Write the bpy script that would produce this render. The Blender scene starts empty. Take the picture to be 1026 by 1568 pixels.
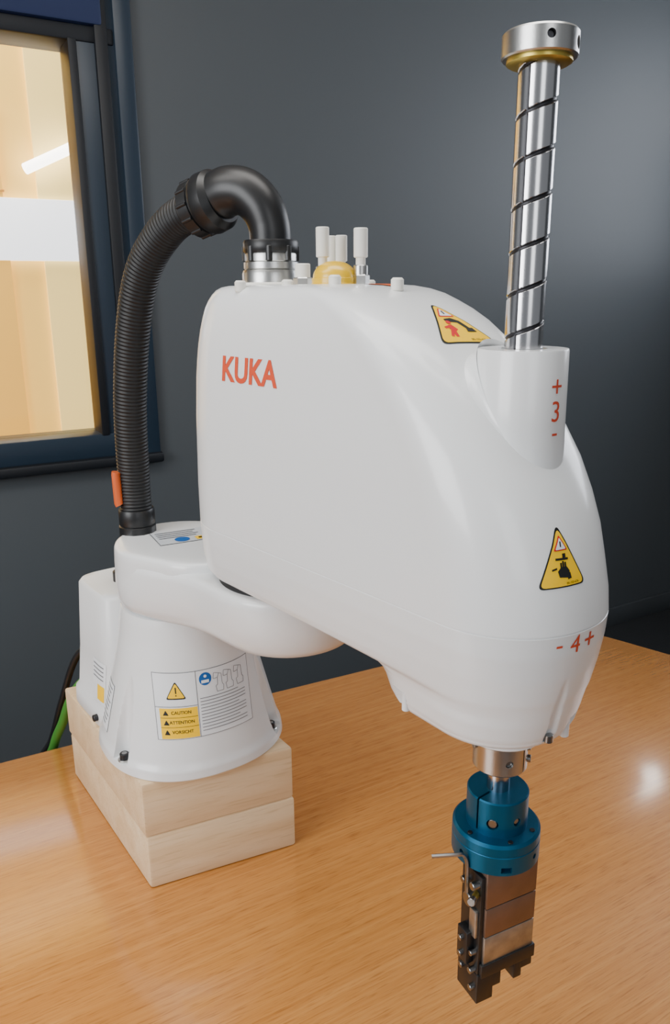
import bpy, bmesh, math, random
from mathutils import Vector, Matrix
from mathutils.bvhtree import BVHTree
random.seed(3)
ZO = 1.34            # camera height above the floor; everything below is authored relative to the lens height
D = bpy.data
scene = bpy.context.scene
COL = scene.collection
V = Vector

# ------------------------------------------------------------------ materials
def lin(c):
    return tuple(((x/255)/12.92 if x/255 <= .04045 else ((x/255+.055)/1.055)**2.4) for x in c)
def pmat(name, rgb, rough=.5, metal=0., coat=0., spec=.5, emit=None, es=0., noise=0., nscale=60., bump=0., bscale=300., lum=True):
    m = D.materials.new(name); m.use_nodes = True
    nt = m.node_tree; b = nt.nodes['Principled BSDF']
    c = lin(rgb)
    b.inputs['Base Color'].default_value = (*c, 1)
    b.inputs['Roughness'].default_value = rough
    b.inputs['Metallic'].default_value = metal
    b.inputs['Coat Weight'].default_value = coat
    b.inputs['Coat Roughness'].default_value = .12
    b.inputs['Specular IOR Level'].default_value = spec
    if emit:
        b.inputs['Emission Color'].default_value = (*lin(emit), 1)
        b.inputs['Emission Strength'].default_value = es
    tc = nt.nodes.new('ShaderNodeTexCoord')
    if noise > 0:
        n = nt.nodes.new('ShaderNodeTexNoise'); n.inputs['Scale'].default_value = nscale
        n.inputs['Detail'].default_value = 5
        nt.links.new(tc.outputs['Object'], n.inputs['Vector'])
        r = nt.nodes.new('ShaderNodeValToRGB')
        r.color_ramp.elements[0].position = .3; r.color_ramp.elements[1].position = .7
        r.color_ramp.elements[0].color = (*[x*(1-noise) for x in c], 1)
        r.color_ramp.elements[1].color = (*[min(1, x*(1+noise)) for x in c], 1)
        nt.links.new(n.outputs['Fac'], r.inputs['Fac']); nt.links.new(r.outputs['Color'], b.inputs['Base Color'])
    if bump > 0:
        n = nt.nodes.new('ShaderNodeTexNoise'); n.inputs['Scale'].default_value = bscale
        nt.links.new(tc.outputs['Object'], n.inputs['Vector'])
        bp = nt.nodes.new('ShaderNodeBump'); bp.inputs['Strength'].default_value = bump; bp.inputs['Distance'].default_value = .001
        nt.links.new(n.outputs['Fac'], bp.inputs['Height']); nt.links.new(bp.outputs['Normal'], b.inputs['Normal'])
    return m

def wood(name, cols, angle, rough, coat, stretch=14., scale=6., figure=True, pores=(.62, .55, .5), cr=.12, ps=(16, 300)):
    m = D.materials.new(name); m.use_nodes = True
    nt = m.node_tree; N = nt.nodes; L = nt.links; b = N['Principled BSDF']
    tc = N.new('ShaderNodeTexCoord'); rot = N.new('ShaderNodeMapping'); rot.inputs['Rotation'].default_value = (0, 0, -angle)
    mp = N.new('ShaderNodeMapping'); mp.inputs['Scale'].default_value = (1, stretch, stretch)
    L.new(tc.outputs['Object'], rot.inputs['Vector']); L.new(rot.outputs['Vector'], mp.inputs['Vector'])
    n1 = N.new('ShaderNodeTexNoise'); n1.inputs['Scale'].default_value = scale; n1.inputs['Detail'].default_value = 8
    n1.inputs['Roughness'].default_value = .62; n1.inputs['Distortion'].default_value = .4
    L.new(mp.outputs['Vector'], n1.inputs['Vector'])
    n2 = N.new('ShaderNodeTexNoise'); n2.inputs['Scale'].default_value = 1.7; n2.inputs['Detail'].default_value = 3
    L.new(rot.outputs['Vector'], n2.inputs['Vector'])
    r = N.new('ShaderNodeValToRGB'); e = r.color_ramp.elements
    e[0].position = .28; e[0].color = (*lin(cols[0]), 1)
    e[1].position = .72; e[1].color = (*lin(cols[2]), 1)
    k = e.new(.5); k.color = (*lin(cols[1]), 1)
    L.new(n1.outputs['Fac'], r.inputs['Fac'])
    mp2 = N.new('ShaderNodeMapping'); mp2.inputs['Scale'].default_value = (ps[0], ps[1], ps[1])
    L.new(rot.outputs['Vector'], mp2.inputs['Vector'])
    n3 = N.new('ShaderNodeTexNoise'); n3.inputs['Scale'].default_value = 1.5; n3.inputs['Detail'].default_value = 2
    L.new(mp2.outputs['Vector'], n3.inputs['Vector'])
    r3 = N.new('ShaderNodeValToRGB'); r3.color_ramp.elements[0].position = .3; r3.color_ramp.elements[1].position = .46
    r3.color_ramp.elements[0].color = (*pores, 1); r3.color_ramp.elements[1].color = (1, 1, 1, 1)
    L.new(n3.outputs['Fac'], r3.inputs['Fac'])
    r2 = N.new('ShaderNodeValToRGB'); r2.color_ramp.elements[0].position = .3; r2.color_ramp.elements[1].position = .7
    r2.color_ramp.elements[0].color = (.86, .83, .80, 1); r2.color_ramp.elements[1].color = (1.05, 1.04, 1.02, 1)
    L.new(n2.outputs['Fac'], r2.inputs['Fac'])
    a = N.new('ShaderNodeMixRGB'); a.blend_type = 'MULTIPLY'; a.inputs['Fac'].default_value = 1
    L.new(r.outputs['Color'], a.inputs['Color1']); L.new(r2.outputs['Color'], a.inputs['Color2'])
    a2 = N.new('ShaderNodeMixRGB'); a2.blend_type = 'MULTIPLY'; a2.inputs['Fac'].default_value = 1
    L.new(a.outputs['Color'], a2.inputs['Color1']); L.new(r3.outputs['Color'], a2.inputs['Color2'])
    L.new(a2.outputs['Color'], b.inputs['Base Color'])
    b.inputs['Roughness'].default_value = rough; b.inputs['Coat Weight'].default_value = coat; b.inputs['Coat Roughness'].default_value = cr
    bp = N.new('ShaderNodeBump'); bp.inputs['Strength'].default_value = .03; bp.inputs['Distance'].default_value = .001
    L.new(n1.outputs['Fac'], bp.inputs['Height']); L.new(bp.outputs['Normal'], b.inputs['Normal'])
    return m

M_white = pmat('white_plastic', (226, 228, 229), .32, coat=.45, bump=.02, bscale=900)
M_white2 = pmat('white_paint', (218, 220, 221), .38, coat=.1, bump=.02, bscale=900)
M_cap = pmat('white_cap', (228, 226, 218), .5)
M_gap = pmat('dark_gap', (25, 25, 27), .7)
M_black = pmat('black_plastic', (20, 21, 23), .38)
M_hose = pmat('black_hose', (18, 19, 21), .5)
M_chrome = pmat('polished_steel', (200, 200, 202), .2, 1.)
M_steel = pmat('machined_steel', (190, 190, 188), .3, 1., bump=.05, bscale=500)
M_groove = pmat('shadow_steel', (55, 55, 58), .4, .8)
M_screw = pmat('screw_steel', (150, 150, 150), .3, 1.)
M_brass = pmat('brass', (190, 168, 80), .35, .8)
M_yelp = pmat('yellow_lens', (222, 178, 5), .3, 0., coat=.4)
M_blue = pmat('blue_anodised', (12, 86, 120), .36, .65, bump=.04, bscale=400)
M_grip = pmat('bronze_steel', (132, 112, 100), .4, .85, noise=.12, nscale=40, bump=.06, bscale=500)
M_grip2 = pmat('ground_steel', (168, 164, 158), .34, .9, noise=.2, nscale=90)
M_red = pmat('red_print', (205, 72, 42), .5)
M_yel = pmat('sticker_yellow', (250, 200, 0), .5, spec=.2)
M_ink = pmat('sticker_black', (18, 18, 18), .45)
M_inkg = pmat('ink_grey', (110, 112, 116), .5)
M_lab = pmat('label_white', (226, 230, 234), .4)
M_lab2 = pmat('label_grey', (196, 201, 206), .4)
M_lblue = pmat('label_blue', (15, 90, 165), .4)
M_lred = pmat('label_red', (205, 20, 25), .45)
M_orange = pmat('orange_tag', (205, 90, 35), .5)
M_green = pmat('green_cable', (60, 125, 45), .45)
M_wall = pmat('dark_wall_paint', (76, 81, 85), .5, bump=.05, bscale=500)
M_floor = pmat('dark_carpet', (34, 37, 41), .95, noise=.3, nscale=200)
M_ceil = pmat('ceiling_paint', (205, 205, 200), .9)
M_frame = pmat('window_frame_paint', (34, 48, 62), .35)
M_frame2 = pmat('window_seal', (16, 20, 26), .5)
M_navy = pmat('navy_blind', (22, 38, 78), .6)
M_owall = pmat('yellow_wall', (248, 208, 115), .7, emit=(250, 200, 85), es=1.05)  # wall colour glows by itself, in place of light in that room
M_ocream = pmat('cream_panel', (252, 226, 150), .7, emit=(252, 222, 130), es=1.1)  # emission puts the far room's brightness into the panel colour
M_oor = pmat('orange_door', (244, 192, 95), .6, emit=(246, 186, 70), es=.95)  # glow added to the door colour, which is no light source
M_trimo = pmat('orange_trim', (225, 165, 80), .6, emit=(225, 160, 60), es=.6)  # trim emits too, so the far room looks lit
M_streak = pmat('streak_glow', (255, 255, 255), .5, emit=(255, 250, 240), es=8.)  # emission for the bright streak in the window glass
M_glare = pmat('table_glare_glow', (255, 255, 255), .5, emit=(255, 250, 244), es=18.)  # emission for the added panel that makes the table glare
M_day = pmat('daylight_pane', (255, 255, 255), .5, emit=(238, 244, 255), es=6.)
M_reflect = pmat('reflection_glow', (255, 255, 255), .5, emit=(240, 246, 255), es=2.3)  # emission for the white reflection on the window glass
M_table = wood('varnished_table_wood', [(180, 118, 54), (194, 132, 65), (206, 146, 78)], math.radians(30), .25, .8, stretch=36, scale=6, pores=(.74, .69, .63), cr=.11, ps=(26, 420))
M_pine = wood('raw_pine', [(220, 188, 146), (232, 204, 164), (240, 217, 182)], math.radians(26), .6, 0., stretch=8, scale=5, pores=(.88, .85, .81))
M_glass = D.materials.new('window_glass'); M_glass.use_nodes = True
_n = M_glass.node_tree; _n.nodes.clear()
_o = _n.nodes.new('ShaderNodeOutputMaterial'); _t = _n.nodes.new('ShaderNodeBsdfTransparent'); _g = _n.nodes.new('ShaderNodeBsdfGlossy')
_g.inputs['Roughness'].default_value = .03; _x = _n.nodes.new('ShaderNodeMixShader'); _x.inputs[0].default_value = .06
_n.links.new(_t.outputs[0], _x.inputs[1]); _n.links.new(_g.outputs[0], _x.inputs[2]); _n.links.new(_x.outputs[0], _o.inputs[0])

# ------------------------------------------------------------------ helpers
def empty(name, loc):
    e = D.objects.new(name, None); e.location = loc; e.empty_display_size = .05
    COL.objects.link(e); return e
def mk(name, verts, faces, mat, parent=None, smooth=True, angle=40):
    me = D.meshes.new(name); me.from_pydata([tuple(v) for v in verts], [], faces); me.validate()
    bm = bmesh.new(); bm.from_mesh(me); bmesh.ops.recalc_face_normals(bm, faces=bm.faces)
    bm.to_mesh(me); bm.free()
    me.polygons.foreach_set('use_smooth', [smooth]*len(me.polygons))
    if smooth: me.set_sharp_from_angle(angle=math.radians(angle))
    me.materials.append(mat)
    o = D.objects.new(name, me); COL.objects.link(o)
    if parent: o['p'] = parent.name
    return o
def finish_parents():
    bpy.context.view_layer.update()
    for o in list(COL.objects):
        if 'p' in o.keys():
            p = D.objects[o['p']]; o.parent = p
            o.matrix_parent_inverse = Matrix.Translation(p.location).inverted()
            del o['p']
def loft(name, rings, mat, parent, angle=40, cap=True):
    n = len(rings[0]); vs = [p for r in rings for p in r]; fs = []
    for i in range(len(rings)-1):
        for j in range(n):
            k = (j+1) % n
            fs.append((i*n+j, i*n+k, (i+1)*n+k, (i+1)*n+j))
    if cap:
        fs.append(tuple(range(n))); fs.append(tuple((len(rings)-1)*n+j for j in range(n)))
    return mk(name, vs, fs, mat, parent, True, angle)
def lathe(name, prof, c, mat, parent, seg=64, axis='Z', angle=35):
    rings = []
    for r, z in prof:
        rings.append([V((c[0]+max(r, 1e-5)*math.cos(2*math.pi*j/seg), c[1]+max(r, 1e-5)*math.sin(2*math.pi*j/seg), z)) for j in range(seg)])
    return loft(name, rings, mat, parent, angle)
def frames(pts):
    T = []
    for i in range(len(pts)):
        a = pts[max(i-1, 0)]; b = pts[min(i+1, len(pts)-1)]
        T.append((b-a).normalized())
    up = V((0, 0, 1)) if abs(T[0].z) < .9 else V((1, 0, 0))
    nrm = (up - T[0]*up.dot(T[0])).normalized(); out = []
    for t in T:
        nrm = (nrm - t*nrm.dot(t)).normalized()
        out.append((t, nrm, t.cross(nrm)))
    return out
def tube(name, pts, rf, mat, parent, seg=32, angle=60):
    fr = frames(pts); rings = []; s = 0
    for i, p in enumerate(pts):
        if i: s += (p-pts[i-1]).length
        r = rf(s) if callable(rf) else rf
        _, a, b = fr[i]
        rings.append([p + a*r*math.cos(2*math.pi*j/seg) + b*r*math.sin(2*math.pi*j/seg) for j in range(seg)])
    return loft(name, rings, mat, parent, angle)
def spin(name, p0, p1, prof, mat, parent, seg=48, angle=30):
    """lathe along an arbitrary axis; prof = (distance along axis, radius)"""
    p0, p1 = V(p0), V(p1); d = (p1-p0).normalized()
    up = V((0, 0, 1)) if abs(d.z) < .9 else V((1, 0, 0))
    a = (up-d*up.dot(d)).normalized(); c = d.cross(a)
    rings = [[p0+d*s+a*q*math.cos(2*math.pi*j/seg)+c*q*math.sin(2*math.pi*j/seg) for j in range(seg)] for s, q in prof]
    return loft(name, rings, mat, parent, angle)
def cyl(name, p0, p1, r, mat, parent, seg=24, bev=.12):
    p0, p1 = V(p0), V(p1); L = (p1-p0).length; b = min(bev*r, L*.3)
    return spin(name, p0, p1, [(0, r-b), (b, r), (L-b, r), (L, r-b)], mat, parent, seg)
def catmull(P, n=20):
    P = [V(p) for p in P]; P = [P[0]*2-P[1]] + P + [P[-1]*2-P[-2]]; out = []
    for i in range(1, len(P)-2):
        for k in range(n):
            t = k/n; a, b, c, d = P[i-1], P[i], P[i+1], P[i+2]
            out.append(.5*((2*b)+(c-a)*t+(2*a-5*b+4*c-d)*t*t+(3*b-a-3*c+d)*t**3))
    out.append(P[-2]); return out
def resample(pts, step):
    out = [pts[0].copy()]; acc = 0
    for i in range(1, len(pts)):
        a, b = pts[i-1], pts[i]; L = (b-a).length
        while acc + L >= step:
            t = (step-acc)/L; a = a.lerp(b, t); out.append(a.copy()); L = (b-a).length; acc = 0
        acc += L
    out.append(pts[-1].copy()); return out
def obox(name, c, dx, size, mat, parent=None, bev=.001, seg=2):
    dx = V((dx[0], dx[1], 0)).normalized(); dy = V((-dx.y, dx.x, 0))
    bm = bmesh.new(); bmesh.ops.create_cube(bm, size=1)
    for v in bm.verts: v.co = V((v.co.x*size[0], v.co.y*size[1], v.co.z*size[2]))
    if bev > 0: bmesh.ops.bevel(bm, geom=bm.edges[:], offset=bev, segments=seg, affect='EDGES', profile=.5)
    for v in bm.verts: v.co = V(c) + dx*v.co.x + dy*v.co.y + V((0, 0, v.co.z))
    me = D.meshes.new(name); bm.to_mesh(me); bm.free()
    me.polygons.foreach_set('use_smooth', [True]*len(me.polygons)); me.set_sharp_from_angle(angle=math.radians(35))
    me.materials.append(mat); o = D.objects.new(name, me); COL.objects.link(o)
    if parent: o['p'] = parent.name
    return o
def prism(name, poly, z0, z1, mat, parent=None, bev=.002):
    bm = bmesh.new(); vs = [bm.verts.new((p[0], p[1], z0)) for p in poly]; f = bm.faces.new(vs)
    r = bmesh.ops.extrude_face_region(bm, geom=[f])
    for g in r['geom']:
        if isinstance(g, bmesh.types.BMVert): g.co.z = z1
    bmesh.ops.recalc_face_normals(bm, faces=bm.faces)
    if bev > 0: bmesh.ops.bevel(bm, geom=bm.edges[:], offset=bev, segments=2, affect='EDGES', profile=.5)
    me = D.meshes.new(name); bm.to_mesh(me); bm.free()
    me.polygons.foreach_set('use_smooth', [True]*len(me.polygons)); me.set_sharp_from_angle(angle=math.radians(35))
    me.materials.append(mat); o = D.objects.new(name, me); COL.objects.link(o)
    if parent: o['p'] = parent.name
    return o
def boolean(o, cutters):
    for c in cutters:
        m = o.modifiers.new('b', 'BOOLEAN'); m.operation = 'DIFFERENCE'; m.object = c; m.solver = 'EXACT'
    bpy.context.view_layer.update()
    dg = bpy.context.evaluated_depsgraph_get()
    me = D.meshes.new_from_object(o.evaluated_get(dg))
    o.modifiers.clear(); o.data = me
    me.polygons.foreach_set('use_smooth', [True]*len(me.polygons)); me.set_sharp_from_angle(angle=math.radians(35))
    for c in cutters: D.objects.remove(c)
def bvh(o):
    bm = bmesh.new(); bm.from_mesh(o.data); t = BVHTree.FromBMesh(bm); bm.free(); return t
def scoop(p, z, cuts):
    """push a contour point inwards, out of a vertical round pocket"""
    for c in cuts:
        zt, zb = c['z']
        if not (zb <= z <= zt): continue
        t = (z-zb)/(zt-zb); Q = V(c['qb']).lerp(V(c['qt']), t); rho = c['r']*(c.get('k', 1.)*t + 1-t); P = V((p.x, p.y))
        f = P-Q
        if f.length >= rho: continue
        d = (V(c['c'])-P).normalized(); b = f.dot(d)
        P = P + d*(-b + math.sqrt(max(0, b*b - f.length_squared + rho*rho)))
        p = V((P.x, P.y, z))
    return p
class Face:
    """flat drawing frame whose artwork is wrapped on to a body surface"""
    def __init__(s, tree, O, N, up=(0, 0, 1), parent=None):
        s.t = tree; s.O = V(O); s.N = V(N).normalized(); u = V(up)
        s.U = (u - s.N*u.dot(s.N)).normalized(); s.R = s.U.cross(s.N); s.parent = parent
    def pt(s, x, y, off):
        p = s.O + s.R*x + s.U*y
        h, n, i, d = s.t.ray_cast(p+s.N*.06, -s.N)
        if h is None or (h-p).length > .05: h = p
        return h + s.N*off
    def poly(s, name, pts, mat, off=.0003, rings=6):
        q = []
        for i in range(len(pts)):
            a = V(pts[i]); b = V(pts[(i+1) % len(pts)]); k = max(1, int((b-a).length/.003))
            for j in range(k): q.append(a.lerp(b, j/k))
        c = sum(q, V((0, 0)))/len(q); vs = [s.pt(c.x, c.y, off)]; fs = []; n = len(q)
        for r in range(1, rings+1):
            for p in q:
                w = c.lerp(p, r/rings); vs.append(s.pt(w.x, w.y, off))
        for j in range(n):
            k = (j+1) % n; fs.append((0, 1+j, 1+k))
            for r in range(1, rings):
                a = 1+(r-1)*n; b = 1+r*n; fs.append((a+j, b+j, b+k, a+k))
        return mk(name, vs, fs, mat, s.parent)
    def rect(s, name, x0, y0, x1, y1, mat, off=.0003):
        return s.poly(name, [(x0, y0), (x1, y0), (x1, y1), (x0, y1)], mat, off)
    def line(s, name, pts, wd, mat, off=.0008):
        vs = []; fs = []
        for i in range(len(pts)-1):
            a, b = V(pts[i]), V(pts[i+1]); d = (b-a).normalized(); q = V((-d.y, d.x))*wd/2; k = len(vs)
            for w in (a-q, b-q, b+q, a+q): vs.append(s.pt(w.x, w.y, off))
            fs.append((k, k+1, k+2, k+3))
        return mk(name, vs, fs, mat, s.parent)
    def text(s, name, body, x, y, h, mat, off=.0004, bold=0., w=1., rot=0.):
        cu = D.curves.new(name, 'FONT'); cu.body = body; cu.align_x = 'CENTER'; cu.align_y = 'CENTER'; cu.offset = bold; cu.resolution_u = 4
        t = D.objects.new('t', cu); COL.objects.link(t); bpy.context.view_layer.update()
        me = D.meshes.new_from_object(t.evaluated_get(bpy.context.evaluated_depsgraph_get()))
        D.objects.remove(t)
        bm = bmesh.new(); bm.from_mesh(me)
        ys = [v.co.y for v in bm.verts]; xs = [v.co.x for v in bm.verts]; k = h/(max(ys)-min(ys)) if max(ys)-min(ys) > .3 else h
        cy = (max(ys)+min(ys))/2; cx = (max(xs)+min(xs))/2
        bmesh.ops.triangulate(bm, faces=bm.faces[:])
        for _ in range(2):
            lg = [e for e in bm.edges if e.calc_length()*k > .004]
            if lg: bmesh.ops.subdivide_edges(bm, edges=lg, cuts=1); bmesh.ops.triangulate(bm, faces=bm.faces[:])
        for v in bm.verts:
            a = (v.co.x-cx)*k*w; b = (v.co.y-cy)*k
            v.co = s.pt(x + a*math.cos(rot)-b*math.sin(rot), y + a*math.sin(rot)+b*math.cos(rot), off)
        bm.to_mesh(me); bm.free(); me.materials.clear(); me.materials.append(mat); me.name = name
        o = D.objects.new(name, me); COL.objects.link(o)
        if s.parent: o['p'] = s.parent.name
def rtri(w, h, r=.12, n=5):
    P = [V((-w/2, 0)), V((w/2, 0)), V((0, h))]; out = []
    for i in range(3):
        a, b, c = P[i-1], P[i], P[(i+1) % 3]
        p = b.lerp(a, r); q = b.lerp(c, r)
        for k in range(n+1):
            t = k/n; out.append(p*(1-t)**2 + b*2*t*(1-t) + q*t*t)
    return out
def tf(pts, x=0, y=0, rot=0, s=1):
    c, d = math.cos(rot), math.sin(rot)
    return [V((x+s*(p[0]*c-p[1]*d), y+s*(p[0]*d+p[1]*c))) for p in pts]

# ================================================================== ROBOT
J1 = V((-.165, .785)); J2 = V((-.045, .70)); SH = V((.117, .49))
robot = empty('scara_robot_arm', (J1.x, J1.y, -.475))
e = (SH-J2).normalized(); nn = V((e.y, -e.x))        # nn -> camera-left side of forearm
L2 = (SH-J2).length
def uv(u, v, z): p = J2 + e*u + nn*v; return V((p.x, p.y, z))
def nose(ang, r, z):   # ang from camera-facing (-Y) toward +X
    return V((SH.x + r*math.sin(math.radians(ang)), SH.y - r*math.cos(math.radians(ang)), z))
def xy(p): return (p.x, p.y)

# ---- forearm housing
arm_cuts = [
 dict(z=(-.226, -.2832), qt=xy(nose(27, .0655, 0)), qb=xy(nose(27, .0490, 0)), r=.0055, k=.85, c=xy(SH)),
 dict(z=(-.272, -.292), qt=xy(uv(.216, .0515, 0)), qb=xy(uv(.216, .0500, 0)), r=.0068, c=xy(uv(.235, .01, 0))),
 dict(z=(-.272, -.292), qt=xy(nose(56, .0485, 0)), qb=xy(nose(56, .0470, 0)), r=.0066, c=xy(SH))]
def outline(z, uR, wR, uN, wN, rlN, nN, nR=2.1, K=150, S=24):
    rlR = wR; cr = uR+rlR; cn = uN-rlN; pts = []
    for i in range(K+1):
        a = -math.pi/2 + math.pi*i/K; c, s_ = math.cos(a), math.sin(a)
        if i in (0, K): c = 0.
        pts.append((cn + rlN*abs(c)**(2/nN), wN*math.copysign(abs(s_)**(2/nN), s_)))
    for i in range(1, S):
        t = i/S; pts.append((cn+(cr-cn)*t, wN+(wR-wN)*t))
    for i in range(K+1):
        a = math.pi/2 + math.pi*i/K; c, s_ = math.cos(a), math.sin(a)
        if i in (0, K): c = 0.
        pts.append((cr - rlR*abs(c)**(2/nR), wR*math.copysign(abs(s_)**(2/nR), s_)))
    for i in range(1, S):
        t = i/S; pts.append((cr+(cn-cr)*t, -(wR+(wN-wR)*t)))
    return [scoop(uv(u, v, z), z, arm_cuts) for u, v in pts]
lv = [ # z, uR, wR, uN, wN, rlN, nN
 (.0062, -.020, .025, .085, .030, .030, 2.3), (.0060, -.044, .044, .115, .045, .035, 2.4), (.0048, -.051, .050, .135, .051, .04, 2.5), (.0025, -.0555, .0545, .150, .0545, .042, 2.6),
 (-.001, -.059, .058, .163, .0572, .044, 2.7), (-.006, -.0625, .0615, .176, .059, .045, 2.7), (-.012, -.0655, .0645, .190, .0605, .046, 2.7),
 (-.020, -.068, .067, .205, .062, .047, 2.7), (-.030, -.0705, .0695, .220, .063, .049, 2.7), (-.042, -.073, .0715, .235, .064, .051, 2.65),
 (-.055, -.075, .073, .250, .0645, .053, 2.6), (-.070, -.0765, .0745, .265, .065, .055, 2.5), (-.087, -.0775, .0755, .280, .0655, .057, 2.4),
 (-.105, -.0785, .0765, .294, .066, .059, 2.3), (-.125, -.079, .077, .306, .066, .061, 2.2), (-.145, -.0795, .0775, .315, .066, .063, 2.15),
 (-.165, -.080, .078, .3210, .066, .064, 2.1), (-.185, -.08, .078, .3258, .066, .065, 2.1), (-.1995, -.08, .078, .3275, .0657, .065, 2.1),
 (-.1998, -.0796, .0776, .3271, .0653, .065, 2.1), (-.2006, -.0796, .0776, .3271, .0653, .065, 2.1), (-.2009, -.08, .078, .3275, .0657, .065, 2.1),
 (-.215, -.0795, .0775, .3265, .065, .064, 2.1), (-.232, -.078, .076, .324, .063, .063, 2.1), (-.244, -.076, .074, .3215, .061, .061, 2.1), (-.250, -.072, .070, .3202, .060, .060, 2.1),
 (-.2525, -.066, .064, .3193, .0595, .06, 2.1), (-.2535, .120, .058, .3190, .059, .059, 2.1), (-.256, .150, .0565, .3183, .058, .058, 2.1), (-.261, .163, .0555, .3172, .057, .058, 2.1), (-.268, .169, .0545, .3155, .0565, .0565, 2.1), (-.279, .174, .053, .3125, .0545, .0545, 2.1),
 (-.2832, .177, .0517, .3106, .0528, .0528, 2.1), (-.2833, .177, .0517, .3106, .0528, .0528, 2.1), (-.286, .179, .0505, .3090, .051, .051, 2.1), (-.289, .186, .046, .304, .046, .046, 2.1), (-.290, .205, .035, .29, .035, .035, 2.1)]
lv2 = []
for i, a in enumerate(lv[:-1]):
    b = lv[i+1]; k = 1
    if a[0] <= -.2009 and b[0] >= -.29: k = max(1, int((a[0]-b[0])/.0015))
    for j in range(k): lv2.append(tuple(a[q]+(b[q]-a[q])*j/k for q in range(7)))
lv2.append(lv[-1])
arm = loft('forearm_housing', [outline(*l) for l in lv2], M_white, robot, 40)
def cutcyl(p0, p1, r, seg=24):
    return cyl('cut', p0, p1, r, M_gap, None, seg, .5)
cyl('slot_screw', nose(27, .0465, -.278), nose(27, .0465, -.2836), .0030, M_screw, robot)
cyl('pocket_post_1', uv(.216, .0468, -.270), uv(.216, .0468, -.2895), .0030, M_white, robot)
cyl('pocket_post_2', nose(56, .0440, -.270), nose(56, .0440, -.2895), .0032, M_white, robot)
AT = bvh(arm)
# quill tube
lathe('quill_tube', [(.012, -.12), (.034, -.135), (.0292, -.110), (.0283, -.08), (.0278, -.0350), (.0274, -.0340), (.0150, -.0340), (.0145, -.037), (.012, -.037)], SH, M_white, robot, 72, angle=40)
fil = []
SEG = 72
for k in range(7):
    t = k/6; r = .0282 + .0075*(t**1.6)
    ring = []
    for j in range(SEG):
        a = 2*math.pi*j/SEG; x = SH.x + r*math.cos(a); y = SH.y + r*math.sin(a)
        ro = .0357; h, n, i, dd = AT.ray_cast(V((SH.x+ro*math.cos(a), SH.y+ro*math.sin(a), .1)), V((0, 0, -1)))
        zb = h.z if h else -.15
        ring.append(V((x, y, zb - .0003 + .0085*(1-t)**2)))
    fil.append(ring)
loft('quill_fillet', fil, M_white, robot, 60, cap=False)

# ---- ball screw spline shaft with spiral groove
def shaft(name, z0, z1, R, mat, nz=900, seg=144):
    rings = []; dep = []; pitch = .0244
    for i in range(nz+1):
        z = z0+(z1-z0)*i/nz; ring = []; dd = []
        for j in range(seg):
            a = 2*math.pi*j/seg
            ph = ((a + math.pi/2)/(2*math.pi) - (z-.1)/pitch) % 1.0
            d = min(ph, 1-ph)*pitch
            r = R; w = .0014; q = 0
            if d < w: q = .0010*math.sqrt(max(0, 1-(d/w)**2))
            for sa in (-132, -12, 108):
                da = abs(((math.degrees(a)-sa+180) % 360)-180)*math.pi/180*R
                if da < .0011: q = max(q, .0009*math.sqrt(1-(da/.0011)**2))
            dd.append(q); r -= q
            ring.append(V((SH.x+r*math.cos(a), SH.y+r*math.sin(a), z)))
        rings.append(ring); dep.append(dd)
    vs = [p for r in rings for p in r]; fs = []; mi = []
    for i in range(nz):
        for j in range(seg):
            k = (j+1) % seg; fs.append((i*seg+j, i*seg+k, (i+1)*seg+k, (i+1)*seg+j))
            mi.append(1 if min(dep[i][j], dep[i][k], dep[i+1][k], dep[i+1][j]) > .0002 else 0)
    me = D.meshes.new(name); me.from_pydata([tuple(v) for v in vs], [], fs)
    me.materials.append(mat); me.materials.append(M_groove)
    me.polygons.foreach_set('use_smooth', [True]*len(me.polygons)); me.polygons.foreach_set('material_index', mi)
    me.set_sharp_from_angle(angle=math.radians(28))
    o = D.objects.new(name, me); COL.objects.link(o); o['p'] = robot.name
    return o
shaft('spline_shaft', -.05, .125, .0116, M_chrome)
lathe('stop_collar_seat', [(.010, .1220), (.0165, .1220), (.0183, .1230), (.0183, .1252), (.01, .1252)], SH, M_brass, robot)
sc = lathe('stop_collar', [(.009, .1250), (.0205, .1250), (.0213, .1258), (.0213, .1372), (.0203, .1384), (.0095, .1384), (.009, .137)], SH, M_steel, robot, 96)
boolean(sc, [cutcyl((*nose(2, .016, 0).xy, .1325), (*nose(2, .03, 0).xy, .1325), .0024), cutcyl((*nose(62, .016, 0).xy, .131), (*nose(62, .03, 0).xy, .131), .0035)])
cyl('collar_screw_1', (*nose(2, .014, 0).xy, .1325), (*nose(2, .0185, 0).xy, .1325), .0022, M_groove, robot)
cyl('collar_screw_2', (*nose(62, .014, 0).xy, .131), (*nose(62, .0185, 0).xy, .131), .0033, M_groove, robot)

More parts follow.
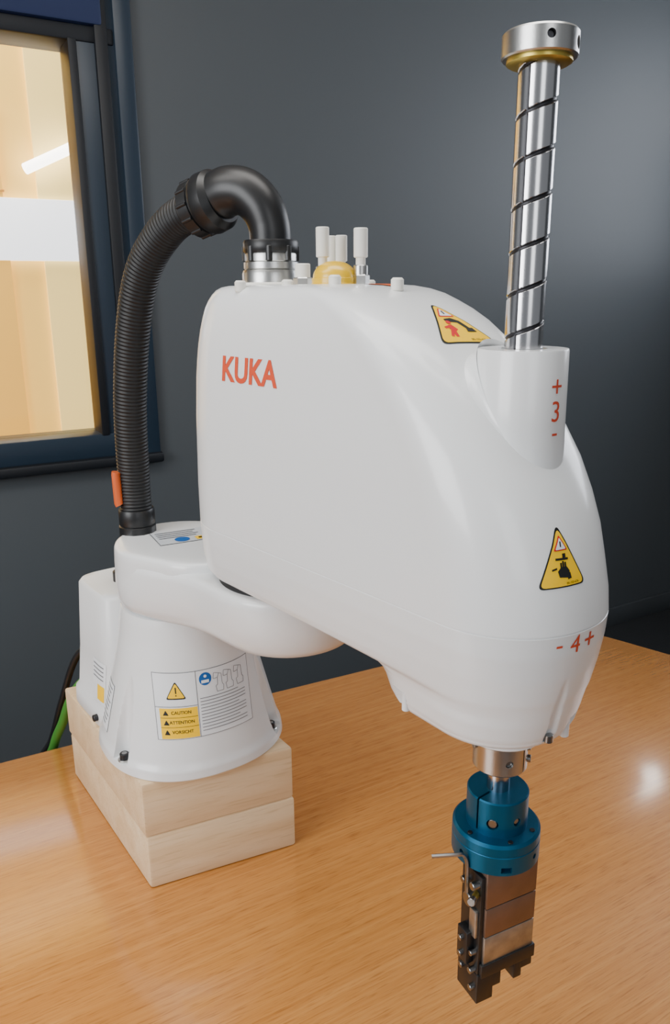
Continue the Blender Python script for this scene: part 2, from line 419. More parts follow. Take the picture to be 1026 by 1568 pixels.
# ---- under the nose
lathe('nose_cap', [(.01, -.2890), (.030, -.2890), (.0295, -.2985), (.028, -.2998), (.01, -.2998)], SH, M_white, robot)
lathe('seal_ring', [(.005, -.2996), (.0245, -.2996), (.0245, -.3022), (.005, -.3022)], SH, M_gap, robot)
cl = lathe('clamp_collar', [(.005, -.3020), (.0185, -.3020), (.0193, -.3028), (.0193, -.3255), (.0185, -.3265), (.005, -.3265)], SH, M_steel, robot, 80)
boolean(cl, [obox('cut', (SH.x+.016, SH.y-.016, -.312), (1, -1), (.02, .0012, .04), M_gap, None, 0),
             cutcyl((*nose(8, .015, 0).xy, -.316), (*nose(8, .03, 0).xy, -.316), .0028), cutcyl((*nose(70, .013, 0).xy, -.310), (*nose(70, .03, 0).xy, -.310), .003)])
for i, (a, z) in enumerate([(8, -.316), (-75, -.308), (66, -.308), (72, -.319)]):
    cyl('clamp_screw_%d' % (i+1), (*nose(a, .012, 0).xy, z), (*nose(a, .0175 if i == 0 else .0215, 0).xy, z), .0027, M_screw, robot)
lathe('quill_end', [(.002, -.326), (.0082, -.326), (.0082, -.352), (.002, -.352)], SH, M_chrome, robot)
up_ = lathe('tool_adapter_hub', [(.0083, -.346), (.0213, -.346), (.0222, -.347), (.0222, -.3745), (.0083, -.3745)], SH, M_blue, robot, 80)
boolean(up_, [obox('cut', (SH.x-.0155, SH.y-.013, -.356), (.75, .6), (.022, .0016, .03), M_gap, None, 0),
              cutcyl((*nose(-20, .015, 0).xy, -.363), (*nose(-20, .03, 0).xy, -.363), .0042), cutcyl((*nose(28, .015, 0).xy, -.362), (*nose(28, .03, 0).xy, -.362), .003)])
cyl('hub_screw_1', (*nose(-20, .012, 0).xy, -.363), (*nose(-20, .0215, 0).xy, -.363), .0033, M_screw, robot)
cyl('hub_screw_2', (*nose(28, .012, 0).xy, -.362), (*nose(28, .021, 0).xy, -.362), .0022, M_screw, robot)
fl = lathe('tool_flange', [(.0083, -.3735), (.0300, -.3735), (.0318, -.3755), (.0320, -.3815), (.0316, -.382), (.0316, -.3825), (.0320, -.383), (.0320, -.3970), (.0310, -.3980), (.0083, -.3980)], SH, M_blue, robot, 96)
boolean(fl, [obox('cut', (*nose(3, .031, 0).xy, -.3925), (1, .05), (.0075, .008, .0045), M_gap, None, 0), cutcyl((*nose(48, .027, 0).xy, -.389), (*nose(48, .04, 0).xy, -.389), .002),
             cutcyl((*nose(-60, .027, 0).xy, -.389), (*nose(-60, .04, 0).xy, -.389), .002)])
for i, a in enumerate((-55, 10, 60, 130)):
    cyl('flange_screw_%d' % (i+1), (*nose(a, .0268, 0).xy, -.376), (*nose(a, .0268, 0).xy, -.3727), .0019, M_groove, robot)

# ---- parallel gripper
g = V((.90, .436)).normalized(); hh = V((-g.y, g.x)); G = V((.1065, .4605))
def gp(x, y, z): p = G+g*x+hh*y; return V((p.x, p.y, z))
def gbox(name, x0, x1, y0, y1, z0, z1, mat, bev=.0008):
    return obox(name, gp((x0+x1)/2, (y0+y1)/2, (z0+z1)/2), g, (x1-x0, y1-y0, abs(z1-z0)), mat, robot, bev)
gbox('gripper_body_upper', 0, .0455, 0, .026, -.4285, -.3975, M_grip)
gbox('gripper_body_middle', 0, .0455, 0, .026, -.4535, -.4289, M_grip)
gbox('gripper_body_lower', 0, .0455, 0, .026, -.478, -.4539, M_grip2)
gbox('gripper_side_plate', -.0035, .0005, .002, .0255, -.489, -.402, M_black)
gbox('gripper_rail', -.002, .0475, -.001, .027, -.489, -.4775, M_black)
gbox('gripper_jaw_1', -.004, .011, .001, .026, -.513, -.487, M_black)
gbox('gripper_jaw_1_step', .010, .018, .001, .026, -.503, -.487, M_black)
gbox('gripper_jaw_2', .030, .0375, .001, .026, -.505, -.487, M_black)
gbox('gripper_jaw_2_step', .036, .047, .001, .026, -.498, -.487, M_black)
gbox('gripper_sensor_block', -.010, -.003, .008, .020, -.480, -.452, M_black)
gbox('gripper_sensor_bracket', -.006, -.003, .004, .012, -.455, -.432, M_grip2)
for i, (y, z, r, l) in enumerate([(.006, -.409, .003, .006), (.019, -.413, .0025, .005), (.013, -.426, .0055, .0045), (.006, -.468, .0022, .005), (.006, -.484, .0024, .005), (.006, -.500, .0024, .004), (.020, -.492, .0024, .003), (.014, -.459, .0022, .009), (.014, -.473, .0022, .009)]):
    cyl('gripper_side_screw_%d' % (i+1), gp(-.001, y, z), gp(-.0035-l, y, z), r, M_screw, robot, 20)
cyl('gripper_air_fitting', gp(-.002, .008, -.418), gp(-.011, .002, -.4165), .0024, M_brass, robot)
cyl('gripper_air_nozzle', gp(-.010, .0027, -.4167), gp(-.014, .000, -.416), .0030, M_screw, robot)
key = catmull([gp(-.009, .012, -.418), gp(-.0095, .012, -.400), gp(-.010, .0125, -.391), gp(-.0125, .014, -.3865), gp(-.018, .016, -.386), gp(-.032, .024, -.388)], 10)
tube('hex_key', key, .0015, M_screw, robot, 6, 20)

# ---- upper arm (link 1)
ax = (J2-J1).normalized(); nx = V((-ax.y, ax.x))
def link_ring(z, r1, r2, K=30, S=10, c2=None, dp=.010):
    pts = []; c1 = J1; c2 = c2 or J2
    for i in range(K+1):
        a = -math.pi/2+math.pi*i/K; p = c2 + ax*r2*math.cos(a) + nx*r2*math.sin(a); pts.append(V((p.x, p.y, z)))
    for i in range(1, S):
        t = i/S; dip = dp*math.sin(math.pi*t)**2; p = (c2+nx*r2).lerp(c1+nx*r1, t)-nx*dip; pts.append(V((p.x, p.y, z)))
    for i in range(K+1):
        a = math.pi/2+math.pi*i/K; p = c1 + ax*r1*math.cos(a) + nx*r1*math.sin(a); pts.append(V((p.x, p.y, z)))
    for i in range(1, S):
        t = i/S; dip = dp*math.sin(math.pi*t)**2; p = (c1-nx*r1).lerp(c2-nx*r2, t)+nx*dip; pts.append(V((p.x, p.y, z)))
    return pts
ll = [(-.2575, .050, .058), (-.2578, .060, .070), (-.2590, .064, .0735), (-.262, .0665, .075), (-.268, .0675, .0755), (-.290, .0685, .073), (-.302, .068, .070), (-.310, .066, .066), (-.316, .060, .062), (-.3185, .052, .054), (-.319, .04, .04)]
l1 = loft('upper_arm_link', [link_ring(*l) for l in ll], M_white, robot, 50)
lathe('elbow_gap_ring', [(.01, -.25), (.066, -.25), (.066, -.2585), (.01, -.2585)], J2, M_gap, robot)
cpl = J1+ax*.040
pl = loft('shoulder_plateau', [link_ring(z, r, r-.005, c2=cpl, dp=0) for z, r in [(-.2478, .050), (-.2480, .0610), (-.2486, .0640), (-.2500, .0658), (-.2525, .0668), (-.258, .0673), (-.266, .0677), (-.275, .0679)]], M_white, robot, 50)
LT = bvh(pl)

# ---- base pedestal
ba = V((.85, .527)).normalized(); bb = V((-ba.y, ba.x))
def bpt(ang, r, z):
    return V((J1.x + r*math.sin(math.radians(ang)), J1.y - r*math.cos(math.radians(ang)), z))
base_cuts = [dict(z=(-.372, -.4664), qt=xy(bpt(a, .0855, 0)), qb=xy(bpt(a, .0955, 0)), r=.0118, k=.8, c=xy(J1)) for a in (-37, 80)]
def ring_se(c, A, B, ra, rb, z, n, seg=96, cuts=()):
    out = []
    for j in range(seg):
        a = 2*math.pi*j/seg; c_, s_ = math.cos(a), math.sin(a)
        if abs(c_) < 1e-9: c_ = 0.
        if abs(s_) < 1e-9: s_ = 0.
        p = c + A*ra*math.copysign(abs(c_)**(2/n), c_) + B*rb*math.copysign(abs(s_)**(2/n), s_)
        out.append(scoop(V((p.x, p.y, z)), z, cuts))
    return out
bl = [(-.315, .060, 2), (-.3155, .0655, 2), (-.322, .067, 2), (-.345, .070, 2.05), (-.375, .0755, 2.1), (-.405, .0825, 2.15), (-.435, .0895, 2.2), (-.458, .0950, 2.25), (-.4664, .0982, 2.3), (-.46645, .0982, 2.3), (-.468, .0985, 2.3), (-.4735, .0992, 2.3), (-.475, .098, 2.3)]
bl2_ = []
for i, a in enumerate(bl[:-1]):
    b = bl[i+1]; k = max(1, int((a[0]-b[0])/.0025))
    for j in range(k): bl2_.append(tuple(a[q]+(b[q]-a[q])*j/k for q in range(3)))
bl2_.append(bl[-1])
base = loft('base_pedestal', [ring_se(J1, ba, bb, r, r, z, n, 480, base_cuts) for z, r, n in bl2_], M_white, robot, 40)
for i, a in enumerate((-37, 80)):
    cyl('base_bolt_washer_%d' % (i+1), bpt(a, .0930, -.4675), bpt(a, .0930, -.4645), .0070, M_steel, robot)
    cyl('base_bolt_%d' % (i+1), bpt(a, .0930, -.465), bpt(a, .0930, -.4585), .0048, M_groove, robot)
    cyl('base_bolt_socket_%d' % (i+1), bpt(a, .0930, -.459), bpt(a, .0930, -.4582), .0027, M_screw, robot)
BT = bvh(base)
lathe('shoulder_gap_ring', [(.01, -.31), (.06, -.31), (.06, -.3165), (.01, -.3165)], J1, M_gap, robot)
ca = V((.80, .60)); cb = V((-.60, .80)); CC = J1 + cb*.098
xl = [(-.318, .058, .040), (-.3185, .066, .048), (-.323, .069, .051), (-.40, .074, .055), (-.45, .079, .058), (-.455, .083, .061), (-.472, .084, .062), (-.475, .082, .06)]
box = loft('rear_connector_box', [ring_se(CC, ca, cb, a, b, z, 6) for z, a, b in xl], M_white2, robot, 50)
XT = bvh(box)
cyl('box_screw', V((*(CC-ca*.079-cb*.03), -.463)), V((*(CC-ca*.088-cb*.03), -.463)), .004, M_groove, robot)
for i, q in enumerate((-.03, 0.0, .03)):
    p = CC+ca*q; cyl('connector_cap_%d' % (i+1), V((p.x, p.y, -.322)), V((p.x, p.y, -.306)), .009, M_black, robot)

# ---- hose + fittings
hp = [(-.2145, .81, -.246), (-.215, .812, -.189), (-.2105, .803, -.111), (-.198, .79, -.0323), (-.180, .775, .0226), (-.150, .755, .0580), (-.118, .733, .0740), (-.100, .722, .080)]
hpts = resample(catmull(hp, 40), .0005)
pit = .0038
tube('corrugated_hose', hpts, lambda s: .0165 + .00045*max(-1, min(1, 2.0*math.sin(2*math.pi*s/pit))), M_hose, robot, 28, 80)
ep = resample(catmull([(-.103, .724, .0785), (-.088, .714, .0840), (-.0725, .707, .0815), (-.0600, .702, .070), (-.054, .70, .055), (-.053, .70, .040)], 20), .001)
tube('hose_elbow', ep, lambda s: .0212 - .0036*min(1, s/.07), M_black, robot, 40)
c0 = V((-.123, .737, .0705)); c1 = V((-.085, .713, .0830))
spin('hose_coupling', c0, c1, [(0, .0175), (.0, .0225), (.002, .0245), (.013, .0245), (.0135, .0232), (.016, .0232), (.0165, .0255), (.019, .0265), (.029, .0258), (.032, .0235), (.035, .0215)], M_black, robot, 48, 28)
cd = (c1-c0).normalized()
for k in range(12):
    a = 2*math.pi*k/12; fr = frames([c0, c1])[0]
    d = fr[1]*math.cos(a)+fr[2]*math.sin(a); p = c0+cd*.002+d*.0242
    cyl('coupling_rib_%d' % (k+1), p, p+cd*.011, .0017, M_black, robot, 10)
F = V((-.053, .70))
lathe('fitting_nut', [(.01, .043), (.0225, .043), (.0235, .041), (.0235, .034), (.0225, .0325), (.01, .0325)], F, M_black, robot)
lathe('fitting_steel_ring', [(.01, .033), (.0215, .033), (.0222, .031), (.0222, .026), (.021, .0245), (.01, .0245)], F, M_steel, robot)
lathe('fitting_lower_ring', [(.01, .025), (.0235, .025), (.0235, .020), (.0225, .019), (.024, .0185), (.025, .016), (.025, .008), (.01, .008)], F, M_steel, robot)
lathe('fitting_plate', [(.01, .0085), (.030, .0085), (.031, .0075), (.031, .003), (.01, .003)], F, M_cap, robot)
for k in range(8):
    a = 2*math.pi*k/8
    cyl('fitting_lug_%d' % (k+1), (F.x+.0215*math.cos(a), F.y+.0215*math.sin(a), .026), (F.x+.0215*math.cos(a), F.y+.0215*math.sin(a), .038), .003, M_black, robot, 12)
B = V((-.2145, .81))
lathe('hose_base_nut', [(.005, -.222), (.0185, -.222), (.0195, -.224), (.0195, -.238), (.0185, -.240), (.0200, -.241), (.0200, -.2585), (.005, -.2585)], B, M_black, robot, 12)
tube('orange_hose_tag', [V((-.2300, .800, -.180)), V((-.2305, .800, -.183)), V((-.2300, .800, -.214)), V((-.2290, .800, -.216))], lambda s: .0048, M_orange, robot, 12)

# ---- top side: pneumatic ports, caps, lamp
def peg(name, x, y, h, r=.0046):
    cyl(name+'_stem', (x, y, .004), (x, y, .004+h*.55), r*.78, M_cap, robot, 20)
    cyl(name+'_head', (x, y, .004+h*.5), (x, y, .004+h), r*1.12, M_cap, robot, 20)
peg('port_plug_1', -.0080, .635, .0445)
peg('port_plug_2', .0068, .660, .040, .0042)
peg('port_plug_3', -.0020, .665, .040, .0040)
peg('port_plug_4', .0210, .620, .0425, .0048)
cyl('port_base_1', (-.0080, .635, .004), (-.0080, .635, .020), .0055, M_steel, robot)
cyl('port_base_4', (.0210, .620, .004), (.0210, .620, .020), .0055, M_steel, robot)
cyl('port_nut_4', (.0210, .620, .004), (.0210, .620, .013), .0068, M_steel, robot, 6)
cyl('cap_plug_1', (-.0245, .655, .004), (-.0245, .655, .0225), .0062, M_cap, robot)
cyl('cap_plug_1_base', (-.0245, .655, .004), (-.0245, .655, .012), .0078, M_steel, robot, 6)
dome = [(.001, .0235)] + [(.0170*math.sin(math.radians(a)), .011+.0125*math.cos(math.radians(a))) for a in range(10, 91, 10)] + [(.0178, .0105), (.0178, .007), (.0185, .0065), (.0185, .004), (.001, .004)]
lathe('signal_lamp_dome', dome, (.0012, .628), M_yelp, robot)
for i, (x, y, z) in enumerate([(-.0745, .650, .0098), (.0012, .595, .0125), (.0455, .575, .0098), (.030, .665, .0098), (-.035, .62, .0098)]):
    cyl('housing_screw_cap_%d' % (i+1), (x, y, .000), (x, y, z), .0046, M_cap, robot, 24, .3)
fu = Face(AT, (.040, .597, .01), (0, 0, 1), up=(e.x, e.y, 0), parent=robot)
fu.poly('top_sticker_edge', tf(rtri(.030, .026), 0, -.012), M_ink, .0003)
fu.poly('top_sticker', tf(rtri(.0275, .0235), 0, -.011), M_orange, .0005)

# ---- printed marks and stickers
side = Face(AT, uv(.0575, .078, -.0585), (nn.x, nn.y, 0), parent=robot)
side.text('logo_lettering', 'KUKA', 0, 0, .0205, M_red, bold=.028, w=1.03)
def n2(a): return (math.sin(math.radians(a)), -math.cos(math.radians(a)), 0)
nf = Face(AT, nose(20, .064, -.155), n2(24), parent=robot)
def warn(f, k, s, kind):
    T = lambda pts: tf(pts, 0, 0, 0, s)
    f.poly(k+'_border', T(tf(rtri(.040, .041), 0, -.0175)), M_ink, .0003)
    f.poly(k+'_field', T(tf(rtri(.0368, .0378), 0, -.0165)), M_yel, .0005)
    f.poly(k+'_alert_edge', T(tf(rtri(.0115, .0100), 0, .0065)), M_lred, .0007)
    f.poly(k+'_alert', T(tf(rtri(.0088, .0076), 0, .0073)), M_lab, .0009)
    f.poly(k+'_alert_mark', T([(-.0005, .0090), (.0005, .0090), (.0006, .0125), (-.0006, .0125)]), M_ink, .0011)
    if kind == 0:      # hand caught between plates
        f.poly(k+'_palm', T([(-.0030, -.0105), (.0050, -.0115), (.0058, -.0070), (.0036, -.0040), (-.0010, -.0040), (-.0040, -.0065)]), M_ink, .0007)
        f.poly(k+'_wrist', T([(.0038, -.0125), (.0070, -.0120), (.0062, -.0080), (.0040, -.0085)]), M_ink, .0007)
        for i, (x, h) in enumerate([(-.0010, .0030), (.0008, .0040), (.0026, .0032)]):
            f.poly(k+'_finger_%d' % i, T([(x-.0007, -.0045), (x+.0007, -.0045), (x+.0007, -.0042+h), (x-.0007, -.0042+h)]), M_ink, .0008)
        f.poly(k+'_plate', T([(-.0050, .0005), (.0055, .0001), (.0055, .0016), (-.0050, .0020)]), M_ink, .0007)
        f.poly(k+'_arrow', T([(-.0085, -.0060), (-.0045, -.0052), (-.0045, -.0040), (-.0085, -.0048)]), M_ink, .0008)
        f.poly(k+'_arrow_b', T([(.0008, .0018), (.0035, .0018), (.0035, .0045), (.0008, .0045)]), M_ink, .0008)
    else:              # person struck by robot arm
        f.poly(k+'_arm', T([(-.0045, .0040), (.0010, .0052), (.0052, .0020), (.0085, -.0050), (.0060, -.0060), (.0034, -.0003), (.0004, .0014), (-.0045, .0012)]), M_ink, .0007)
        f.poly(k+'_arm_foot', T([(.0045, -.0080), (.0110, -.0080), (.0100, -.0045), (.0055, -.0045)]), M_ink, .0008)
        f.poly(k+'_person_body', T([(-.0065, -.0055), (-.0040, -.0080), (-.0010, -.0060), (-.0030, -.0015), (-.0055, -.0020)]), M_lred, .0007)
        f.poly(k+'_person_leg_a', T([(-.0065, -.0125), (-.0045, -.0125), (-.0035, -.0070), (-.0058, -.0065)]), M_lred, .0008)
        f.poly(k+'_person_leg_b', T([(-.0095, -.0115), (-.0080, -.0125), (-.0045, -.0068), (-.0058, -.0056)]), M_lred, .0008)
        f.poly(k+'_person_arm', T([(-.0090, -.0035), (-.0086, -.0052), (-.0030, -.0035), (-.0034, -.0018)]), M_lred, .0008)
        f.poly(k+'_person_head', T([(-.0036+.0016*math.cos(a*math.pi/6), .0004+.0016*math.sin(a*math.pi/6)) for a in range(12)]), M_lred, .0009)
    f.text(k+'_code', '00-103-676', .0075*s, -.0148*s, .0016*s, M_ink, .0009)
warn(nf, 'hand_hazard_sticker', .90, 0)
sf = Face(AT, (.0805, .5350, -.0185), (.055, -.507, .811), up=(-.488, .743, .497), parent=robot)
warn(sf, 'crush_hazard_sticker', 1.22, 1)
f4 = Face(AT, nose(28, .064, -.2075), n2(28), parent=robot)
f4.text('axis_four_mark', '4', 0, 0, .0120, M_red, bold=.0)
f4.text('axis_four_minus', '-', -.0125, .0002, .016, M_red, w=1.1)
f4.text('axis_four_plus', '+', .0132, .0002, .0095, M_red)
TT = bvh(D.objects['quill_tube'])
f3 = Face(TT, nose(35, .028, -.070), n2(31), parent=robot)
f3.text('axis_three_mark', '3', 0, 0, .0125, M_red)
f3.text('axis_three_plus', '+', 0, .015, .0085, M_red)
f3.text('axis_three_minus', '-', 0, -.014, .015, M_red, w=1.2)

# ---- base labels
bf = Face(BT, bpt(23, .085, -.400), n2(20), parent=robot)
W2, H2 = .050, .033
bf.rect('caution_label_edge', -W2, -H2, W2, H2, M_inkg, .0003)
bf.rect('caution_label', -W2+.0006, -H2+.0006, W2-.0006, H2-.0006, M_lab, .0005)
bf.rect('label_rule_v', -.0085, -H2, -.0079, H2, M_inkg, .0007)
bf.rect('label_rule_h', -W2, -.0010, -.0079, -.0004, M_inkg, .0007)
bf.rect('label_yellow', -W2+.004, -H2+.001, -.009, -.0022, M_yel, .0006)
for i, tx in enumerate(('CAUTION', 'ATTENTION', 'VORSICHT')):
    yy = -.0065-.0095*i
    bf.text('label_word_%d' % i, tx, -.0255, yy, .0032, M_ink, .0008, bold=.015)
    bf.poly('label_icon_%d' % i, tf(rtri(.0055, .005), -.0405, yy-.0025), M_ink, .0008)
    if i < 2: bf.rect('label_line_%d' % i, -W2+.004, yy-.005, -.009, yy-.0046, M_ink, .0008)
bf.poly('label_tri', tf(rtri(.020, .018), -.029, .0065), M_ink, .0007)
bf.poly('label_tri_in', tf(rtri(.0172, .0150), -.029, .0078), M_yel, .0009)
bf.rect('label_tri_mark', -.0296, .0125, -.0284, .0185, M_ink, .0011)
bf.rect('label_tri_dot', -.0296, .0100, -.0284, .0112, M_ink, .0011)
bf.poly('label_disc', [(.0015+.0065*math.cos(a*math.pi/12), .0235+.0065*math.sin(a*math.pi/12)) for a in range(24)], M_lblue, .0007)
bf.poly('label_disc_book', [(-.0028, .0195), (.0052, .0195), (.0052, .0225), (-.0028, .0225)], M_lab, .0009)
bf.poly('label_disc_head', [(.0015+.0016*math.cos(a*math.pi/6), .0262+.0016*math.sin(a*math.pi/6)) for a in range(12)], M_lab, .0009)
# outlined robots being handled, drawn on the label
for i, x in enumerate((.013, .024, .036)):
    bf.line('label_drawing_body_%d' % i, [(x, .008), (x-.001, .014), (x+.001, .015), (x+.0012, .022), (x+.003, .026), (x+.0055, .025), (x+.006, .015), (x+.0075, .013), (x+.007, .008), (x, .008)], .0005, M_inkg)
    bf.line('label_drawing_arm_%d' % i, [(x+.003, .026), (x-.0025, .0275), (x-.0035, .022), (x-.0020, .0215), (x+.0012, .022)], .0005, M_inkg)
for i in range(11):
    yy = .0045-.0032*i
    bf.rect('label_text_%d' % i, -.0055, yy, (.044 if i % 4 else .036), yy+.0007, M_inkg, .0008)
bl2 = Face(BT, bpt(-68, .085, -.425), n2(-68), parent=robot)
bl2.rect('type_label_edge', -.014, -.026, .014, .026, M_inkg, .0003); bl2.rect('type_label', -.0134, -.0254, .0134, .0254, M_lab, .0005)
for i in range(9): bl2.rect('type_text_%d' % i, -.011, .020-.005*i, .010-.003*(i % 3), .0212-.005*i, M_inkg, .0008)
xs = Face(XT, V((*(CC-ca*.075-cb*.02), -.425)), (-ca.x, -ca.y, 0), parent=robot)
xs.rect('side_label', -.010, -.022, .022, .028, M_lab, .0005)
xs.rect('side_label_yellow', .004, -.018, .020, .000, M_yel, .0008)
for i in range(4): xs.rect('side_label_text_%d' % i, -.008, .022-.005*i, .018, .0232-.005*i, M_inkg, .0008)
lt = Face(LT, V((-.158, .790, -.2478)), (0, 0, 1), up=(-.45, .89, 0), parent=robot)
lt.rect('arm_label_edge', -.034, -.022, .034, .024, M_inkg, .0003); lt.rect('arm_label', -.0332, -.0212, .0332, .0232, M_lab2, .0006)
for i in range(4): lt.rect('arm_label_text_%d' % i, -.030, .0165-.0062*i, .014-.004*(i % 2), .0188-.0062*i, M_inkg, .0009)
lt.poly('arm_label_disc', [(-.008+.008*math.cos(a*math.pi/10), -.0115+.008*math.sin(a*math.pi/10)) for a in range(20)], M_lblue, .0009)
lt.rect('arm_label_yellow', .006, -.019, .030, -.008, M_yel, .0009)
lt.rect('arm_label_word', .009, -.0155, .027, -.0115, M_ink, .0012)

# ================================================================== WOODEN BLOCKS + TABLE
Bc = V((-.197, .678)); da = V((.913, .407)).normalized(); db = V((-.58, .815)).normalized()
def quad(c, la, lb): return [c, c+da*la, c+da*la+db*lb, c+db*lb]
prism('wooden_block', quad(Bc+da*.001-db*.001, .163, .25), -.6, -.5377, M_pine, None, .0035)
prism('wooden_block', quad(Bc, .163, .25), -.5377, -.475, M_pine, None, .003)
tp = [(-1.6, .33), (-.448, .912), (-.105, 1.092), (.0675, 1.178), (.30, 1.285), (.38, 1.318), (.425, 1.325), (.46, 1.312), (.50, 1.280), (.574, 1.214), (1.10, .735), (.95, .30), (-.2, .05), (-1.75, .0)]
table = empty('conference_table', (0, .7, -ZO))
prism('table_top', tp, -.635, -.6, M_table, table, .004)
for i, c in enumerate([(-.9, .35), (.45, .72)]):
    obox('pedestal_%d' % (i+1), (c[0], c[1], (-.634-1.31)/2), (.87, .49), (.10, .45, 1.31-.634), M_black, table, .01)
    obox('pedestal_foot_%d' % (i+1), (c[0], c[1], -1.324), (.87, .49), (.16, .62, .03), M_black, table, .008)
gc = catmull([(-.255, .905, -.45), (-.300, .922, -.462), (-.333, .915, -.488), (-.351, .920, -.515), (-.369, .934, -.554), (-.394, .958, -.603), (-.42, .99, -.68), (-.45, 1.07, -.95), (-.46, 1.15, -1.333)], 14)
tube('green_power_cable', gc, .0062, M_green, robot, 16)
kc = catmull([(-.283, .905, -.42), (-.335, .925, -.45), (-.372, .945, -.53), (-.40, .965, -.60), (-.44, .99, -.68), (-.50, 1.1, -.95), (-.52, 1.15, -1.333)], 14)
tube('black_signal_cable', kc, .0045, M_black, robot, 16)

# ================================================================== ROOM
w = V((.87, .493)).normalized(); nw = V((w.y, -w.x)); WP = V((-.6, 2.0))
def wp(s, d, z): p = WP + w*s + nw*d; return V((p.x, p.y, z))
FL = -ZO; CE = 1.26
def wbox(name, s0, s1, z0, z1, mat, d0=-.12, d1=0., parent=None, bev=0.):
    return obox(name, wp((s0+s1)/2, (d0+d1)/2, (z0+z1)/2), w, (s1-s0, d1-d0, z1-z0), mat, parent, bev)
S1 = 2.42
ws = empty('wall_back', wp(0, 0, FL))
gl0, gl1, gz0, gz1 = -1.3, 0., -.346, .555
wbox('wall_panel_right', gl1+.10, S1, FL, CE, M_wall, parent=ws)
wbox('wall_panel_left', -2.6, gl0-.10, FL, CE, M_wall, parent=ws)
wbox('wall_panel_below', gl0-.10, gl1+.10, FL, gz0-.07, M_wall, parent=ws)
wbox('wall_panel_above', gl0-.10, gl1+.10, gz1+.22, CE, M_wall, parent=ws)
win = empty('window_1', wp(-.6, 0, .1))
wbox('frame_jamb', gl1, gl1+.105, gz0-.07, gz1+.22, M_frame, -.10, .012, win, .004)
wbox('frame_jamb_bead', gl1-.006, gl1+.014, gz0-.005, gz1+.005, M_frame2, -.06, .018, win, .003)
wbox('frame_jamb_rib', gl1+.055, gl1+.085, gz0-.07, gz1+.22, M_frame2, -.02, .022, win, .004)
wbox('frame_casing', gl1+.100, gl1+.144, gz0-.09, CE-.02, M_frame, -.05, .022, win, .006)
wbox('frame_jamb_far', gl0-.105, gl0, gz0-.07, gz1+.22, M_frame, -.10, .012, win, .004)
wbox('frame_sill', gl0-.1, gl1+.10, gz0-.062, gz0, M_frame, -.10, .016, win, .006)
wbox('frame_sill_nose', gl0-.1, gl1+.148, gz0-.086, gz0-.060, M_frame2, -.10, .036, win, .006)
wbox('frame_head', gl0-.1, gl1+.10, gz1, gz1+.035, M_frame2, -.10, .016, win, .005)
wbox('blind_cassette', gl0-.1, gl1+.075, gz1+.035, gz1+.22, M_navy, -.09, .026, win, .008)
wbox('glass_pane', gl0, gl1, gz0, gz1, M_glass, -.052, -.048, win)
nr = empty('wall_neighbour_room', wp(-.6, -1.0, FL))
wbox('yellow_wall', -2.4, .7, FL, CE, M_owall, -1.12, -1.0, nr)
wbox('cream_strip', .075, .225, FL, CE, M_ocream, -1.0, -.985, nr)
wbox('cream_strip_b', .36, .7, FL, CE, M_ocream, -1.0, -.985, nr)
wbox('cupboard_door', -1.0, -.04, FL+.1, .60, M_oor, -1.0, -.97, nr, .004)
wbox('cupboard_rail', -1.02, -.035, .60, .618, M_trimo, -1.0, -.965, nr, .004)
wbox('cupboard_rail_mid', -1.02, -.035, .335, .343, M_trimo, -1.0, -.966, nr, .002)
wbox('reflection_strip', -1.2, .219, .115, .318, M_reflect, -1.0, -.965, nr, .004)  # glowing panel stands in for a white reflection on the glass
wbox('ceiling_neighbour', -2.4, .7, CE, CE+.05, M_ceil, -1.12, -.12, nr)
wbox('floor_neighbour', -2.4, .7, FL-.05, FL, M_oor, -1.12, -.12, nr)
cyl('streak_tube', wp(.03, -.93, .405), wp(.225, -.93, .50), .018, M_streak, nr, 16)  # added glowing tube imitates a bright streak in the glass
CR = wp(S1, 0, 0)
def rp(s, d, z): p = V((CR.x, CR.y)) + nw*s - w*d; return V((p.x, p.y, z))
wr = empty('wall_right', rp(0, 0, FL))
def rbox(name, s0, s1, z0, z1, mat, d0, d1, parent, bev=0.):
    return obox(name, rp((s0+s1)/2, (d0+d1)/2, (z0+z1)/2), nw, (s1-s0, d1-d0, z1-z0), mat, parent, bev)
wb0, wb1, wz0, wz1 = .25, 1.9, .10, 1.0
rbox('wall_panel_a', -.1, wb0, FL, CE, M_wall, -.12, 0, wr)
rbox('wall_panel_b', wb1, 3.6, FL, CE, M_wall, -.12, 0, wr)
rbox('wall_panel_c', wb0, wb1, FL, wz0, M_wall, -.12, 0, wr)
rbox('wall_panel_d', wb0, wb1, wz1, CE, M_wall, -.12, 0, wr)
w2 = empty('window_2', rp(1.1, 0, .5))
rbox('daylight_glass', wb0, wb1, wz0, wz1, M_day, -.06, -.05, w2)
for i, s in enumerate((.25, .78, 1.32, 1.86)): rbox('mullion_%d' % i, s, s+.04, wz0, wz1, M_frame, -.08, .01, w2, .004)
rbox('sill', wb0, wb1+.02, wz0-.05, wz0, M_frame, -.1, .03, w2, .004); rbox('head', wb0, wb1+.02, wz1, wz1+.04, M_frame, -.1, .02, w2, .004)
wl = empty('glare_panel', wp(2.34, 0, .65))  # made-up emitting panel, added to throw a glare patch on the table
wbox('glare_panel_back', 2.265, 2.415, .52, .78, M_frame, 0, .02, wl, .004)
wbox('glare_panel_face', 2.275, 2.405, .535, .765, M_glare, .02, .035, wl, .004)
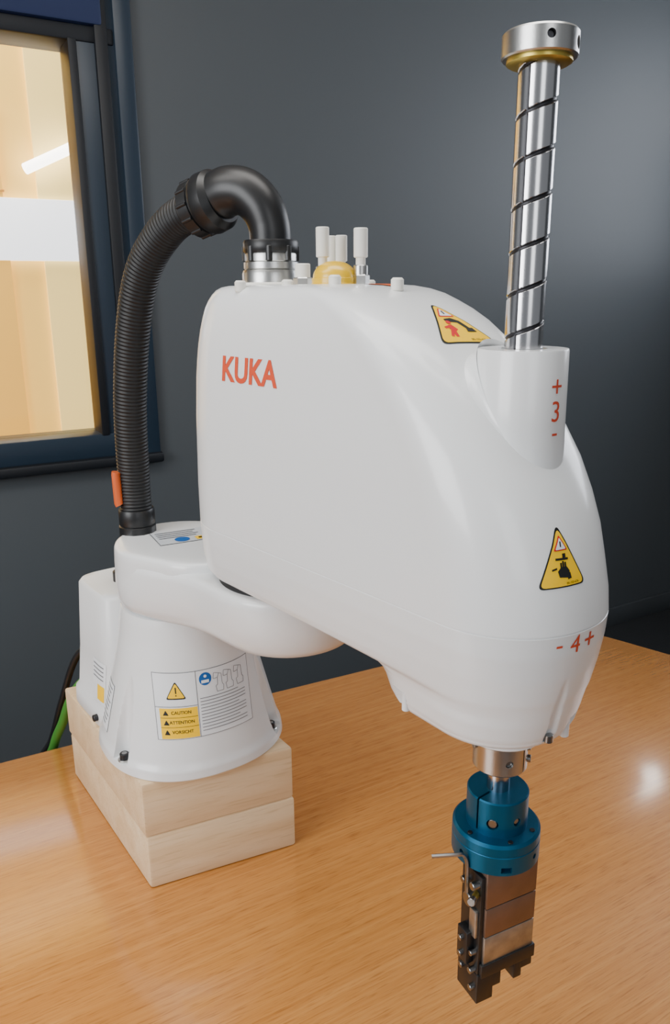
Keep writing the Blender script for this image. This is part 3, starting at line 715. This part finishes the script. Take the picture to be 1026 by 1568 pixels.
def slab(name, z0, z1, mat):
    q = [wp(-2.6, -.12, 0), wp(S1+.12, -.12, 0), wp(S1+.12, 4.2, 0), wp(-2.6, 4.2, 0)]
    return prism(name, [(p.x, p.y) for p in q], z0, z1, mat, None, 0)
slab('floor', FL-.05, FL, M_floor)
slab('ceiling', CE, CE+.05, M_ceil)
wbox('baseboard_back', -2.6, S1, FL, FL+.08, M_wall, 0., .012, None, .003)

# ================================================================== LIGHTS
def area(name, loc, tgt, sx, sy, power, col=(1, 1, 1)):
    l = D.lights.new(name, 'AREA'); l.shape = 'RECTANGLE'; l.size = sx; l.size_y = sy; l.energy = power; l.color = col
    o = D.objects.new(name, l); o.location = loc; o.rotation_euler = (V(tgt)-V(loc)).to_track_quat('-Z', 'Y').to_euler(); COL.objects.link(o)
area('ceiling_light_panel', (.1, .55, CE-.03), (.1, .55, 0), 1.2, .6, 17, (1, .97, .93))
area('ceiling_light_panel', (-1.0, .2, CE-.03), (-1.0, .2, 0), 1.2, .6, 15, (1, .97, .93))
area('daylight_window_front', (-1.7, -.9, .40), (0, .7, -.1), 1.3, 1.2, 50, (.97, .985, 1))
area('shaft_reflection_light', (.7, -1.7, .45), (.1, .6, -.1), .8, 1.2, 9, (.96, .98, 1))  # light added behind the camera for a bright reflection in the shaft
area('neighbour_room_light', wp(-.5, -.6, CE-.03), wp(-.5, -.7, 0), 1.2, .5, 22, (1, .93, .8))
wd = D.worlds.new('World'); scene.world = wd; wd.use_nodes = True
wd.node_tree.nodes['Background'].inputs[0].default_value = (.90, .94, 1, 1)
wd.node_tree.nodes['Background'].inputs[1].default_value = .29

# ================================================================== CAMERA
cam = D.cameras.new('camera'); co = D.objects.new('camera', cam); COL.objects.link(co)
cam.sensor_fit = 'VERTICAL'; cam.sensor_height = 36; cam.lens = 36*1192/1568
cam.clip_start = .01
co.rotation_euler = (Matrix.Rotation(math.radians(90-15.75), 3, 'X') @ Matrix.Rotation(math.radians(-.45), 3, 'Z')).to_euler()
scene.camera = co
finish_parents()
for o in COL.objects:
    if o.parent is None: o.location.z += ZO
bpy.context.view_layer.update()
print('objects', len(COL.objects), scene.view_settings.view_transform)
